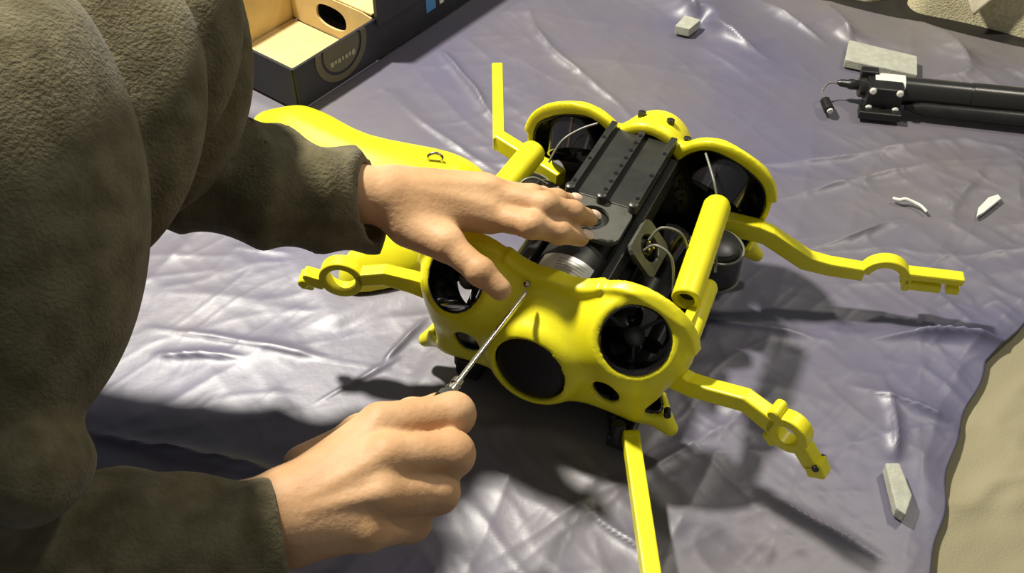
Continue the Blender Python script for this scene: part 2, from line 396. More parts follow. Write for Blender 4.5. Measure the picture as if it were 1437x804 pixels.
def thruster(s, isrear):
    n = Vector(duct_axis(s)); m = Vector(duct_mouth(s))
    if isrear:
        n.y = -n.y; m.y = RV - m.y; m.x += RX
    bm = bmesh.new(); k0 = 0.003 if isrear else 0.0
    add_lathe(bm, m, n, [(k0 + 0.0012, 0.0263), (k0 + 0.0025, 0.0269), (k0 + 0.002, 0.0281), (-0.001, 0.0281), (-0.036, 0.0275), (-0.036, 0.0253), (-0.012, 0.0253), (k0 + 0.0012, 0.0263)], 48, (False, False))
    duct = bobj('thruster_duct', bm, 'blackgloss', ROV, True)
    e1, e2, _ = frame_of(n)
    bm = bmesh.new(); add_lathe(bm, m - n * 0.030, n, [(0, 0.0085), (0.014, 0.0085), (0.018, 0.0065), (0.021, 0.004), (0.022, 0.0015)], 24)
    bobj('hub', bm, 'bracket', duct, True)
    for k in range(3):
        a = 2 * math.pi * k / 3 + (0.6 if s > 0 else 0.2)
        q = e1 * math.cos(a) + e2 * math.sin(a); p = n.cross(q)
        bm = bmesh.new(); rows = []
        for i in range(7):
            r = 0.006 + 0.0165 * i / 6; w = 0.0045 + 0.0040 * math.sin(math.pi * min(1, i / 6 * 0.85 + 0.1)); tw = math.radians(55 - 25 * i / 6)
            c = m - n * 0.019 + q * r; dv = p * math.cos(tw) + n * math.sin(tw); nn = p * -math.sin(tw) + n * math.cos(tw)
            rows.append([bm.verts.new(c + dv * w * a_ + nn * b_) for a_, b_ in ((-1, 0.0002), (0, 0.0011), (1, 0.0002), (1, -0.0002), (0, -0.0009), (-1, -0.0002))])
        for A, B in zip(rows[:-1], rows[1:]):
            for i in range(6): bm.faces.new((A[i], A[(i + 1) % 6], B[(i + 1) % 6], B[i]))
        bm.faces.new(rows[0][::-1]); bm.faces.new(rows[-1])
        bobj('propeller_blade', bm, 'blackgloss', duct, True, angle=60)
    for k in range(3):
        a = 2 * math.pi * k / 3 - 0.5
        q = e1 * math.cos(a) + e2 * math.sin(a)
        bm = bmesh.new(); add_box(bm, m - n * 0.034 + q * 0.0158, (0.0085, 0.0012, 0.003), (q, n.cross(q), n))
        bobj('spoke', bm, 'hull', duct)
for s in (-1, 1):
    for r in (False, True): thruster(s, r)

# camera port in the nose
bm = bmesh.new(); add_lathe(bm, V(*PORT) + V(*PAX) * 0.006, V(*PAX) * -1, [(-0.016, 0.0316), (0, 0.0316), (0.003, 0.029), (0.0045, 0.02), (0.005, 0.004)], 40)
bobj('camera_port', bm, 'lens', ROV, True)
# pressure hull
HC = 0.113
bm = bmesh.new(); add_lathe(bm, (0, 0.006, HC), (0, 1, 0), [(0, 0.028), (0.004, 0.0345), (0.185, 0.0345), (0.200, 0.034), (0.204, 0.028)], 48)
hull = bobj('pressure_hull', bm, 'hull', ROV, True)
bm = bmesh.new(); add_ring(bm, (0, 0, HC), (0, 1, 0), 0.0346, 0.0351, 0.012, 0.040, 20, math.radians(50), math.radians(128), (V(1, 0, 0), V(0, 0, 1), V(0, 1, 0)))
bobj('hull_label', bm, 'label', hull, True)
bm = bmesh.new()
for k in range(5): add_ring(bm, (0, 0, HC), (0, 1, 0), 0.0351, 0.0352, 0.020 + k * 0.0035, 0.0210 + k * 0.0035, 10, math.radians(60), math.radians(100), (V(1, 0, 0), V(0, 0, 1), V(0, 1, 0)))
bobj('label_print', bm, 'foam', hull)
for s in (-1, 1):
    bm = bmesh.new(); add_box(bm, (0.034 * s, 0.105, HC + 0.018), (0.004, 0.100, 0.011)); bobj('hull_side_rail', bm, 'hull', ROV, False, 0.001)
# raised equipment deck, rear half
DZ = HC + 0.036
bm = bmesh.new(); add_box(bm, (0, 0.161, DZ + 0.002), (0.032, 0.051, 0.003)); bobj('rail_plate', bm, 'hull', ROV, False, 0.001)
for x in (-0.029, 0.0, 0.029):
    bm = bmesh.new(); add_box(bm, (x, 0.163, DZ + 0.0075), (0.0030, 0.050, 0.0032)); rl = bobj('ribbed_rail', bm, 'hull', ROV, False, 0.0008)
    for k in range(8 if x == 0 else 3):
        bm = bmesh.new(); add_lathe(bm, (x, 0.118 + k * (0.012 if x == 0 else 0.034), DZ + 0.0107), (0, 0, 1), [(0, 0.002), (0.0005, 0.002), (0.0005, 0.0012)], 10)
        bobj('dark_hole_disc', bm, 'blackgloss', rl)  # raised disc, its black stands for the dark inside a hole
    bm = bmesh.new(); add_lathe(bm, (x, 0.109, DZ + 0.004), (0, 0, 1), [(0, 0.0048), (0.008, 0.0045), (0.009, 0.003)], 14); bobj('rail_boss', bm, 'hull', rl, True)
def bracket(origin, axes, sx, sy, hole, nm):
    a, b, c = axes; o_ = Vector(origin); bm = bmesh.new(); N = 40; R = []
    for i in range(N):
        t = 2 * math.pi * i / N; x, y = math.cos(t), math.sin(t); k = 1 / max(abs(x) / sx, abs(y) / sy)
        k = min(k, math.hypot(sx, sy) * 0.9)
        R.append([bm.verts.new(o_ + a * u + b * v + c * w) for u, v, w in ((x * hole, y * hole, 0), (x * k, y * k, 0), (x * k, y * k, 0.004), (x * hole, y * hole, 0.004))])
    for i in range(N):
        A, B = R[i], R[(i + 1) % N]
        for k in range(4): bm.faces.new((A[k], A[(k + 1) % 4], B[(k + 1) % 4], B[k]))
    br = bobj(nm, bm, 'bracket', ROV)
    bm = bmesh.new(); add_lathe(bm, o_ - c * 0.008, c, [(0, hole), (0.0005, hole), (0.0005, 0)][:2], 28); bobj('recess', bm, 'black', br)
    bm = bmesh.new(); add_lathe(bm, o_ - c * 0.008 + b * 0.003, c, [(0, 0.0075), (0.007, 0.0075), (0.0075, 0.005), (0.010, 0.005), (0.0105, 0.003)], 16)
    cn = bobj('connector', bm, 'hull', br, True, angle=30)
    for k in range(3):
        t = k * 2.1 + 0.5; bm = bmesh.new(); add_lathe(bm, o_ + c * 0.002 + b * (0.003 + 0.004 * math.sin(t)) + a * 0.004 * math.cos(t), c, [(0, 0.0012), (0.0015, 0.0012)], 8); bobj('pin', bm, 'steel', cn)
    bm = bmesh.new(); add_lathe(bm, o_ - c * 0.008 - b * 0.0095, c, [(0, 0.006), (0.006, 0.006), (0.0065, 0.004)], 16); bobj('plug_cap', bm, 'bracket', br, True, angle=30)
    return br
bracket((0.0, 0.086, DZ), (V(1, 0, 0), V(0, 1, 0), V(0, 0, 1)), 0.031, 0.024, 0.0155, 'top_bracket')
sl = V(0.62, 0, -0.78).normalized(); bracket((0.050, 0.090, HC + 0.020), (sl, V(0, 1, 0), sl.cross(V(0, 1, 0))), 0.018, 0.022, 0.0125, 'side_bracket')
sl2 = V(0.62, 0, 0.78).normalized(); bracket((-0.050, 0.090, HC + 0.020), (sl2, V(0, 1, 0), sl2.cross(V(0, 1, 0))), 0.018, 0.022, 0.0125, 'side_bracket')
# black pods and tray added as dark fill for the interior; skids
for s in (-1, 1):
    bm = bmesh.new(); add_lathe(bm, (0.053 * s, 0.03, 0.075), (0, 1, 0), [(0, 0.014), (0.003, 0.0185), (0.135, 0.0185), (0.138, 0.014)], 28); bobj('dark_fill_pod', bm, 'black', ROV, True)
    bm = bmesh.new(); add_box(bm, (0.074 * s, 0.105, 0.018), (0.012, 0.115, 0.012)); bobj('skid', bm, 'black', ROV, False, 0.004)
    bm = bmesh.new(); add_box(bm, (0.074 * s, 0.002, 0.034), (0.014, 0.010, 0.018)); bobj('skid_mount', bm, 'black', ROV, False, 0.003)
    bm = bmesh.new(); add_box(bm, (0.074 * s, 0.210, 0.034), (0.014, 0.010, 0.018)); bobj('skid_mount', bm, 'black', ROV, False, 0.003)
bm = bmesh.new(); add_box(bm, (0, 0.1, 0.040), (0.078, 0.098, 0.008)); bobj('dark_fill_tray', bm, 'black', ROV, False, 0.003)
bm = bmesh.new(); add_box(bm, (0, 0.016, 0.046), (0.066, 0.018, 0.014)); bobj('front_crossbar', bm, 'black', ROV, False, 0.004)
# side tubes with brackets
for s in (-1, 1):
    a, b = V(0.099 * s, 0.050, 0.130), V(0.088 * s, 0.166, 0.140); d = (b - a).normalized(); Lt = (b - a).length
    bm = bmesh.new(); add_lathe(bm, a, d, [(0, 0.0075), (0, 0.0112), (0.001, 0.0122), (Lt - 0.005, 0.0122), (Lt - 0.001, 0.0105), (Lt, 0.006)], 28, (False, True))
    tb = bobj('side_tube', bm, 'yellow', ROV, True, angle=35)
    bm = bmesh.new(); add_lathe(bm, a + d * 0.007, d, [(0, 0.0076), (0.002, 0.0076)], 20); bobj('tube_bore', bm, 'black', tb)
    bm = bmesh.new(); add_lathe(bm, a, d, [(0.0, 0.0075), (0.008, 0.0075)], 20, (False, False)); bobj('tube_lining', bm, 'yellow', tb, True)
    bm = bmesh.new(); add_lathe(bm, (0.113 * s, 0.008, 0.108), (-0.006 * s, 0.105, 0.012), [(0, 0.008), (0.078, 0.008), (0.082, 0.006), (0.084, 0.002)], 20); bobj('tube_bracket', bm, 'yellow', ROV, True)
    bm = bmesh.new(); add_box(bm, (0.106 * s, 0.040, 0.118), (0.004, 0.010, 0.006)); bobj('bracket_web', bm, 'yellow', ROV, False, 0.001)
# lower thruster cans seen between the shells
for s in (-1, 1):
    bm = bmesh.new(); add_lathe(bm, (0.092 * s, 0.165, 0.055), (0.1 * s, 0, 1), [(0, 0.012), (0, 0.024), (0.006, 0.026), (0.030, 0.024), (0.042, 0.018), (0.045, 0.01)], 28); o = bobj('vertical_thruster', bm, 'black', ROV, True)
    for z, r in ((0.004, 0.0264), (0.036, 0.0225)):
        bm = bmesh.new(); add_ring(bm, V(0.092 * s, 0.165, 0.055) + V(0.1 * s, 0, 1).normalized() * z, (0.1 * s, 0, 1), r - 0.0005, r + 0.0012, 0, 0.0015, 36); bobj('metal_band', bm, 'cable', o, True)
# cables
def cable(pts, r=0.0012, mat='cable', nm='cable'):
    bm = bmesh.new(); add_tube(bm, spline(pts), r, 8); return bobj(nm, bm, mat, ROV, True, angle=80)
cable([(0.050, 0.094, 0.140), (0.058, 0.100, 0.152), (0.075, 0.102, 0.150), (0.086, 0.100, 0.128)])
cable([(0.050, 0.082, 0.138), (0.060, 0.082, 0.148), (0.076, 0.078, 0.142), (0.084, 0.068, 0.112)])
cable([(0.062, 0.202, 0.160), (0.070, 0.190, 0.157), (0.080, 0.175, 0.152), (0.088, 0.165, 0.140)])
cable([(-0.042, 0.202, 0.160), (-0.056, 0.194, 0.154), (-0.068, 0.180, 0.146), (-0.074, 0.165, 0.130)])
cable([(-0.060, 0.13, 0.135), (-0.072, 0.125, 0.142), (-0.080, 0.115, 0.138), (-0.070, 0.10, 0.125)])
cable([(0.072, 0.150, 0.105), (0.095, 0.140, 0.118), (0.104, 0.128, 0.095)])
for x, y, z in ((-0.062, 0.135, 0.120), (0.063, 0.130, 0.118)):
    bm = bmesh.new(); add_lathe(bm, (x, y, z), (0.2, 0.5, 0.8), [(-0.018, 0.012), (0.0, 0.013), (0.008, 0.012), (0.010, 0.007)], 20); mo = bobj('motor_can', bm, 'blackgloss', ROV, True)
    bm = bmesh.new(); add_lathe(bm, V(x, y, z) + V(0.012, -0.003, 0.003), (0.9, -0.2, 0.5), [(0, 0.002), (0.003, 0.0018)], 10); bobj('screw', bm, 'steel', mo)
# screws and studs on the rear shell and rear ears
for x, y, z in ((-0.010, 0.232, 0.161), (0.018, 0.232, 0.161), (0.036, 0.232, 0.146)):
    bm = bmesh.new(); add_lathe(bm, (x, y, z - 0.003), (0, 0.2, 1), [(0, 0.0038), (0.005, 0.0038), (0.006, 0.002)], 12); bobj('black_screw', bm, 'black', rear, True)
bm = bmesh.new(); add_lathe(bm, (-0.0185, -0.003, 0.1455), (0, -1, 0.5), [(-0.003, 0.0026), (0.0012, 0.0026), (0.0018, 0.0015)], 14); bobj('fairing_screw', bm, 'steel', front, True)
bm = bmesh.new(); add_lathe(bm, (0.113, -0.012, 0.060), (0.3, -1, 0.2), [(-0.006, 0.003), (0.002, 0.003)], 12); bobj('pocket_screw', bm, 'black', front)

# ring-ended arms: vertical plates traced in their own plane (s along, z up)
Rz = Matrix.Rotation(-ROV.rotation_euler.z, 3, 'Z')
def arm(p0, dirv, line, half, ring=None, arch=None, blocks=(), knob=None, th=0.0065):
    d = Vector((dirv[0], dirv[1], 0)).normalized(); up = V(0, 0, 1); n = up.cross(d)
    to = lambda q: Rz @ (q - ROV.location)
    D, N = Rz @ d, Rz @ n; org = to(Vector((p0[0], p0[1], 0)))
    bm = bmesh.new(); hi, lo = [], []
    for i, (s, z) in enumerate(line):
        a = Vector(line[max(i - 1, 0)]); b = Vector(line[min(i + 1, len(line) - 1)]); t = (b - a).normalized(); nn = Vector((-t.y, t.x))
        h = half[i] if isinstance(half, (list, tuple)) else half
        c = 1.0
        if 0 < i < len(line) - 1:
            t1 = (Vector(line[i]) - a).normalized(); c = 1 / max(0.6, abs(t1.dot(t)))
        hi.append((s + nn.x * h * c, z + nn.y * h * c)); lo.append((s - nn.x * h * c, z - nn.y * h * c))
    add_prism(bm, hi + lo[::-1], (D, up, N), org, -th, th)
    o = bobj('ring_arm', bm, 'yellow', ROV, False, 0.0016)
    if ring:
        s, z, r0, r1 = ring; bm = bmesh.new(); add_ring(bm, org + D * s + up * z, N, r0, r1, -th, th, 32, axes=(D, up, N)); bobj('ring', bm, 'yellow', o, True, 0.0010, 35)
    if arch:
        s, z, r0, r1, a0, a1 = arch; bm = bmesh.new(); add_ring(bm, org + D * s + up * z, N, r0, r1, -th, th, 24, math.radians(a0), math.radians(a1), (D, up, N)); bobj('hook', bm, 'yellow', o, True, 0.0010, 35)
    for (s, z, hs, hz, ang, t0, t1) in blocks:
        ca_, sa_ = math.cos(math.radians(ang)), math.sin(math.radians(ang))
        bm = bmesh.new(); add_box(bm, org + D * s + up * z + N * (t0 + t1) / 2, (hs, hz, (t1 - t0) / 2), (D * ca_ + up * sa_, up * ca_ - D * sa_, N)); bobj('clamp_jaw', bm, 'yellow', o, False, 0.0018)
    if knob:
        for (s, z, r, mat) in knob:
            bm = bmesh.new(); add_lathe(bm, org + D * s + up * z - N * (th + 0.0015), N, [(0, r * 0.8), (0.001, r), (2 * th + 0.002, r), (2 * th + 0.003, r * 0.8)], 18); bobj('clamp_bolt', bm, mat, o, True)
    return o
# right front
arm((0.141, 0.551), (0.78, -0.61), [(-0.022, 0.088), (0.004, 0.090), (0.022, 0.096), (0.050, 0.106), (0.068, 0.101), (0.078, 0.099)], [0.010, 0.0085, 0.0078, 0.0078, 0.0085, 0.009],
    ring=(0.0885, 0.0985, 0.0088, 0.0172), blocks=((0.1075, 0.084, 0.010, 0.0065, -48, -0.0065, 0.0065), (0.1165, 0.0765, 0.007, 0.0075, -60, -0.0065, 0.0065), (0.0765, 0.0815, 0.006, 0.004, -45, -0.005, 0.005)),
    knob=((0.0755, 0.1135, 0.0052, 'yellow'), (0.1170, 0.0815, 0.0030, 'black')))
# right rear
arm((0.217, 0.735), (0.97, -0.17), [(-0.024, 0.094), (0.008, 0.090), (0.020, 0.086), (0.059, 0.0605), (0.080, 0.0565), (0.113, 0.0545)], [0.011, 0.0095, 0.0085, 0.0085, 0.0078, 0.0075],
    arch=(0.1315, 0.0525, 0.0145, 0.0230, -8, 168), blocks=((0.1755, 0.0595, 0.026, 0.0042, 0, -0.0065, 0.0065), (0.168, 0.0475, 0.016, 0.0045, 0, -0.0065, 0.0065), (0.1945, 0.0475, 0.0062, 0.0042, 0, -0.0065, 0.004), (0.1525, 0.049, 0.0035, 0.008, 0, -0.0065, 0.0065)))
# left front
arm((-0.079, 0.651), (-1, 0.1), [(-0.014, 0.096), (0.006, 0.104), (0.030, 0.1105), (0.046, 0.1075), (0.054, 0.106)], [0.010, 0.0085, 0.0075, 0.007, 0.007],
    ring=(0.0675, 0.1053, 0.0125, 0.0195), blocks=((0.0925, 0.1005, 0.010, 0.0062, 18, -0.0065, 0.0065), (0.1000, 0.0925, 0.006, 0.0075, 10, -0.0065, 0.001)),
    knob=((0.1010, 0.0990, 0.0050, 'yellow'),))
# rear left, pointing away
arm((0.019, 0.837), (-0.73, 0.68), [(-0.040, 0.088), (0.046, 0.092)], 0.009)
arm((-0.0135, 0.868), (-0.02, 1.0), [(-0.006, 0.090), (0.03, 0.095), (0.075, 0.097), (0.088, 0.097), (0.116, 0.100)], [0.009, 0.008, 0.008, 0.0095, 0.008], th=0.0058)
# front, pointing towards the bench edge
arm((0.098, 0.530), (0.03, -1.0), [(-0.006, 0.040), (0.015, 0.041), (0.110, 0.046), (0.134, 0.047)], [0.007, 0.0075, 0.0085, 0.0088], ring=(-0.002, 0.040, 0.0035, 0.008), th=0.0068)
bm = bmesh.new(); add_lathe(bm, (0.0785, -0.030, 0.036), (0, 0, 1), [(-0.008, 0.006), (0.012, 0.006), (0.014, 0.004)], 16); bobj('arm_pivot', bm, 'black', ROV, True)
bm = bmesh.new(); add_box(bm, (0.0785, -0.014, 0.026), (0.009, 0.020, 0.007)); bobj('pivot_bracket', bm, 'black', ROV, False, 0.002)

# ------------------------------------------------------------------ loose yellow hull cover lying on the tarp
cov = [(-0.300, 1.000), (-0.245, 1.018), (-0.208, 1.005), (-0.150, 0.962), (-0.062, 0.932), (-0.026, 0.902), (-0.022, 0.872), (-0.052, 0.832), (-0.084, 0.795), (-0.092, 0.752), (-0.155, 0.732), (-0.172, 0.760), (-0.150, 0.820), (-0.205, 0.875), (-0.285, 0.935)]
P2 = np.array([tuple(p)[:2] for p in spline([(x, y, 0) for x, y in cov + cov[:1]], 4)])[:-1]
def poly_sdf(X, Y, P):
    d = np.full(np.broadcast(X, Y).shape, 1e9); s = np.ones(d.shape)
    n = len(P)
    for i in range(n):
        a, b = P[i], P[i - 1]; e = b - a; wx, wy = X - a[0], Y - a[1]
        t = np.clip((wx * e[0] + wy * e[1]) / (e @ e), 0, 1); d = np.minimum(d, (wx - e[0] * t) ** 2 + (wy - e[1] * t) ** 2)
        c1, c2, c3 = (Y >= a[1]), (Y < b[1]), (e[0] * wy > e[1] * wx)
        s = np.where((c1 & c2 & c3) | (~c1 & ~c2 & ~c3), -s, s)
    return s * np.sqrt(d)
def cover_f(X, Y, Z):
    d2 = poly_sdf(X, Y, P2)
    ins = np.maximum(-d2, 0)
    top = 0.018 + 0.042 * (1 - np.exp(-ins / 0.024))
    S = smax(d2, Z - top, 0.010)
    return S * 0.8
v, f = nets(cover_f, (-0.33, 0.71, 0.006), (-0.005, 1.05, 0.075), 0.0030)
HCOV = obj('hull_cover', relax(v, f, 4, 0.5), f, 'yellow')
tag(HCOV, 'loose smooth yellow hull cover lying on the tarp beyond the grey sleeve', 'drone cover')
bm = bmesh.new(); add_tube(bm, spline([(-0.086, 0.880, 0.050), (-0.087, 0.881, 0.060), (-0.080, 0.882, 0.0635), (-0.073, 0.881, 0.060), (-0.074, 0.880, 0.050)]), 0.0020, 8); bobj('metal_loop', bm, 'steel', HCOV, True)

# ------------------------------------------------------------------ screwdriver
TIP = V(0.0125, 0.5965, 0.1490); SH = V(-0.041, 0.499, 0.150); d = (SH - TIP).normalized(); Ls = (SH - TIP).length
SD = thing('screwdriver', 'slim steel screwdriver held in the right fist, tip on the front shell', 'screwdriver', TIP)
def local(bm): bmesh.ops.translate(bm, verts=bm.verts, vec=-TIP); return bm
bm = bmesh.new(); add_lathe(bm, TIP, d, [(0, 0.0008), (0.003, 0.0019), (0.006, 0.0021), (Ls, 0.0021)], 16); bobj('shaft', local(bm), 'steel', SD, True)
bm = bmesh.new(); add_lathe(bm, SH, d, [(-0.006, 0.0024), (-0.005, 0.0042), (0.0, 0.0045), (0.001, 0.0034), (0.003, 0.0034), (0.004, 0.0050), (0.007, 0.0050), (0.008, 0.004)], 18); bobj('collar', local(bm), 'steel', SD, True)
bm = bmesh.new(); add_lathe(bm, SH + d * 0.007, d, [(0, 0.0045), (0.004, 0.0068), (0.02, 0.0072), (0.07, 0.0078), (0.085, 0.007), (0.088, 0.004)], 18); hd = bobj('handle', local(bm), 'tip', SD, True)
for k in range(6):
    e1, e2, _ = frame_of(d); a = k * math.pi / 3; q = e1 * math.cos(a) + e2 * math.sin(a)
    bm = bmesh.new(); add_box(bm, SH + d * 0.045 + q * 0.0072, (0.028, 0.0016, 0.001), (d, d.cross(q), q)); bobj('grip_rib', local(bm), 'black', hd)

# ------------------------------------------------------------------ person
PER = thing('person', 'person in an olive-grey fleece jacket leaning over, holding a screwdriver', 'person', (-0.55, 0.55, 0.0))
def world_obj(name, v, f, mat, parent):
    o = obj(name, np.asarray(v) - np.array(PER.location), f, mat, parent); return o
def hand(J, wrist, fore, wr=0.024, fr=(0.0125, 0.0105, 0.0095, 0.0080), lo=None, hi=None, tendons=True, up=(0, -0.5, 0.85)):
    """J: finger -> joint chain; continuous palm and five separate fingers"""
    def fn(X, Y, Z):
        palm = s_cone(X, Y, Z, fore, wrist, wr * 1.18, wr)
        for k in 'IMRP':
            a = J[k][0]; w0 = [wrist[i] * 0.82 + a[i] * 0.18 for i in range(3)]
            palm = smin(palm, s_cone(X, Y, Z, w0, a, wr * 0.80, 0.0148 if k in 'IM' else 0.0135), 0.012)
        # thumb ball
        palm = smin(palm, s_cone(X, Y, Z, J['T'][0], J['T'][1], 0.0165, 0.0125), 0.016)
        d = palm
        for k in 'IMRPT':
            c = J[k]; s = {'I': 1.0, 'M': 1.03, 'R': 0.97, 'P': 0.85, 'T': 1.12}[k]
            fin = None
            for i in range(len(c) - 1):
                seg = s_cone(X, Y, Z, c[i], c[i + 1], fr[i] * s if k != 'T' else (0.0130, 0.0118, 0.0105)[i], (fr[i + 1]) * s if k != 'T' else (0.0118, 0.0105, 0.0088)[i])
                fin = seg if fin is None else smin(fin, seg, 0.003)
            # knuckle swell
            for i in range(1, len(c) - 1): fin = smin(fin, s_ell(X, Y, Z, c[i], (fr[i] * s * 1.07,) * 3), 0.004)
            d = smin(d, fin, 0.0042 if k != 'T' else 0.007)
        if tendons:
            for k in 'IMR':
                a = np.array(J[k][0]) + np.array(up) * 0.0118; b = np.array(wrist) * 0.65 + np.array(J[k][0]) * 0.35 + np.array(up) * wr * 0.72
                d = smin(d, s_cone(X, Y, Z, b, a, 0.0022, 0.003), 0.006)
        return d
    v, f = nets(fn, lo, hi, 0.0019)
    return relax(v, f, 2, 0.4), f
def curl(p, a, b): q1 = tuple(p[i] + a[i] for i in range(3)); return q1, tuple(q1[i] + b[i] for i in range(3))
RJ = {}
for k, m, p in (('I', (-0.087, 0.435, 0.185), (-0.040, 0.453, 0.174)), ('M', (-0.080, 0.407, 0.188), (-0.040, 0.420, 0.174)), ('R', (-0.082, 0.384, 0.180), (-0.049, 0.400, 0.160)), ('P', (-0.091, 0.367, 0.166), (-0.066, 0.388, 0.143))):
    q1, q2 = curl(p, (-0.008, 0.012, -0.026), (-0.021, 0.004, -0.008)); RJ[k] = [m, p, q1, q2]
RJ['T'] = [(-0.139, 0.424, 0.152), (-0.105, 0.455, 0.146), (-0.072, 0.476, 0.142), (-0.054, 0.490, 0.139)]
rv, rf = hand(RJ, (-0.148, 0.374, 0.166), (-0.215, 0.346, 0.172), 0.0300, fr=(0.0150, 0.0142, 0.0120, 0.0098), lo=(-0.225, 0.31, 0.10), hi=(-0.005, 0.52, 0.235))
LJ = {'I': [(-0.018, 0.636, 0.193), (0.015, 0.620, 0.197), (0.037, 0.624, 0.186), (0.055, 0.632, 0.173)],
      'M': [(-0.016, 0.653, 0.200), (0.026, 0.638, 0.202), (0.048, 0.643, 0.190), (0.063, 0.654, 0.1745)],
      'R': [(-0.024, 0.668, 0.194), (0.016, 0.660, 0.192), (0.036, 0.668, 0.182), (0.049, 0.677, 0.1725)],
      'P': [(-0.036, 0.682, 0.184), (-0.004, 0.682, 0.178), (0.012, 0.689, 0.171), (0.022, 0.695, 0.165)],
      'T': [(-0.080, 0.622, 0.194), (-0.050, 0.603, 0.193), (-0.024, 0.580, 0.186), (-0.009, 0.571, 0.176)]}
lv, lf = hand(LJ, (-0.105, 0.640, 0.210), (-0.175, 0.637, 0.224), 0.0225, fr=(0.0112, 0.0098, 0.0088, 0.0072), lo=(-0.195, 0.55, 0.15), hi=(0.085, 0.73, 0.245), up=(0, -0.2, 0.98))
# arms and trunk under the jacket
def body_f(X, Y, Z):
    d = s_cone(X, Y, Z, (-0.64, 0.50, 0.22), (-0.47, 0.57, 0.42), 0.11, 0.12)
    for a, b, c, dd in (((-0.42, 0.40, 0.46), (-0.43, 0.31, 0.22), (-0.43, 0.31, 0.22), (-0.205, 0.354, 0.171)), ((-0.44, 0.70, 0.44), (-0.40, 0.66, 0.26), (-0.40, 0.66, 0.26), (-0.165, 0.637, 0.222))):
        d = smin(d, s_cone(X, Y, Z, a, b, 0.045, 0.038), 0.02); d = smin(d, s_cone(X, Y, Z, c, dd, 0.036, 0.027), 0.01)
    return d
bv, bf = nets(body_f, (-0.78, 0.22, -0.08), (-0.13, 0.90, 0.60), 0.008)
allv = np.concatenate([rv, lv, bv]); allf = np.concatenate([rf, lf + len(rv), bf + len(rv) + len(lv)])
BODY = world_obj('body', allv, allf, 'skin', PER)
# fingernails
def nail(c, tip, prev, up):
    d = (Vector(tip) - Vector(prev)).normalized(); u = Vector(up); u = (u - d * u.dot(d)).normalized(); sd = d.cross(u)
    bm = bmesh.new(); bmesh.ops.create_uvsphere(bm, u_segments=14, v_segments=8, radius=1)
    for v_ in bm.verts:
        x, y, z = v_.co; v_.co = Vector(c) + d * x * 0.0062 + sd * y * 0.0050 + u * (z * 0.0016 - 0.0010 * y * y) - PER.location
    bobj('fingernail', bm, 'nail', BODY, True)
for k in 'IMRP':
    t, p = Vector(LJ[k][3]), Vector(LJ[k][2]); dd = (t - p).normalized(); up = V(0, -0.25, 1); up = (up - dd * up.dot(dd)).normalized()
    nail(t + dd * 0.0025 + up * 0.0068, t, p, up)

# fleece jacket
C45 = math.sqrt(0.5)
# drape lobes of the leaning trunk, in a frame tilted 45 degrees forward: centre and radii (m)
LOBES = [(-5, 300, 0.585, 208, 350, 0.075), (100, 140, 0.660, 187, 255, 0.044), (180, 40, 0.716, 165, 200, 0.038), (168, 88, 0.758, 193, 232, 0.040), (55, 655, 0.566, 76, 75, 0.045)]
def jacket_f(X, Y, Z):
    A = C45 * (Y + Z - 0.75); B = C45 * (Y - Z + 0.75)
    t = s_cone(X, Y, Z, (-0.76, 0.50, 0.24), (-0.46, 0.57, 0.44), 0.175, 0.18)
    for cx, cy, zc, rx, ry, rd in LOBES:
        k = zc / 1500.0
        wob = 1.0
        t = smin(t, s_ell(X, A, B, ((cx - 718.5) * k, (402 - cy) * k, zc), (rx * k, ry * k, rd)), 0.004 if cy < 600 else 0.012)
    t = t + 0.0045 * np.sin(62 * X + 34 * B + 2.0 * np.sin(7 * A + 2)) * (0.55 + 0.45 * np.sin(11 * A + 9 * X))
    # right arm
    w1 = 0.006 * np.sin(85 * X + 50 * Y + 20 * Z) * np.clip((-0.20 - X) / 0.12, 0.15, 1) + 0.003 * np.sin(120 * X - 60 * Y + 1)
    up_ = s_cone(X, Y, Z, (-0.42, 0.42, 0.50), (-0.43, 0.31, 0.22), 0.095, 0.075)
    r = s_cone(X, Y, Z, (-0.43, 0.31, 0.21), (-0.23, 0.345, 0.172), 0.070, 0.050)
    r = smin(r, s_cone(X, Y, Z, (-0.23, 0.341, 0.172), (-0.130, 0.364, 0.162), 0.049, 0.040), 0.02) + w1 * 0.8
    j = smin(t, up_, 0.03); j = smin(j, r, 0.012)
    # left arm
    w2 = 0.0075 * np.abs(np.sin(58 * X + 45 * Y - 30 * Z + 0.6 * np.sin(60 * Z))) ** 0.7 - 0.004 + 0.003 * np.sin(60 * X - 70 * Y)
    lu = s_cone(X, Y, Z, (-0.47, 0.72, 0.46), (-0.42, 0.66, 0.27), 0.080, 0.064)
    l = s_cone(X, Y, Z, (-0.40, 0.660, 0.260), (-0.195, 0.634, 0.226), 0.052, 0.0430)
    l = smin(l, s_cone(X, Y, Z, (-0.195, 0.634, 0.226), (-0.105, 0.634, 0.206), 0.0430, 0.041), 0.02) + w2 * 0.8
    j = smin(j, lu, 0.03); j = smin(j, l, 0.012)
    # flat cuff ends and hollow openings
    for c, n, r_, L_ in (((-0.1430, 0.3620, 0.1620), (0.94, 0.30, -0.05), 0.0295, 0.05), ((-0.108, 0.635, 0.207), (0.95, -0.05, 0.22), 0.0305, 0.05)):
        n = np.array(n) / np.linalg.norm(n); cy, tt = s_cyl(X, Y, Z, c, n, r_)
        near = ((X - c[0]) ** 2 + (Y - c[1]) ** 2 + (Z - c[2]) ** 2) < 0.075 ** 2
        e = smax(j, tt, 0.006); e = np.maximum(e, -np.maximum(cy, -tt - L_))
        j = np.where(near, e, j)
    return j
v, f = nets(jacket_f, (-0.96, 0.20, 0.04), (-0.08, 0.92, 0.70), 0.0042)
v = relax(v, f, 2, 0.4)
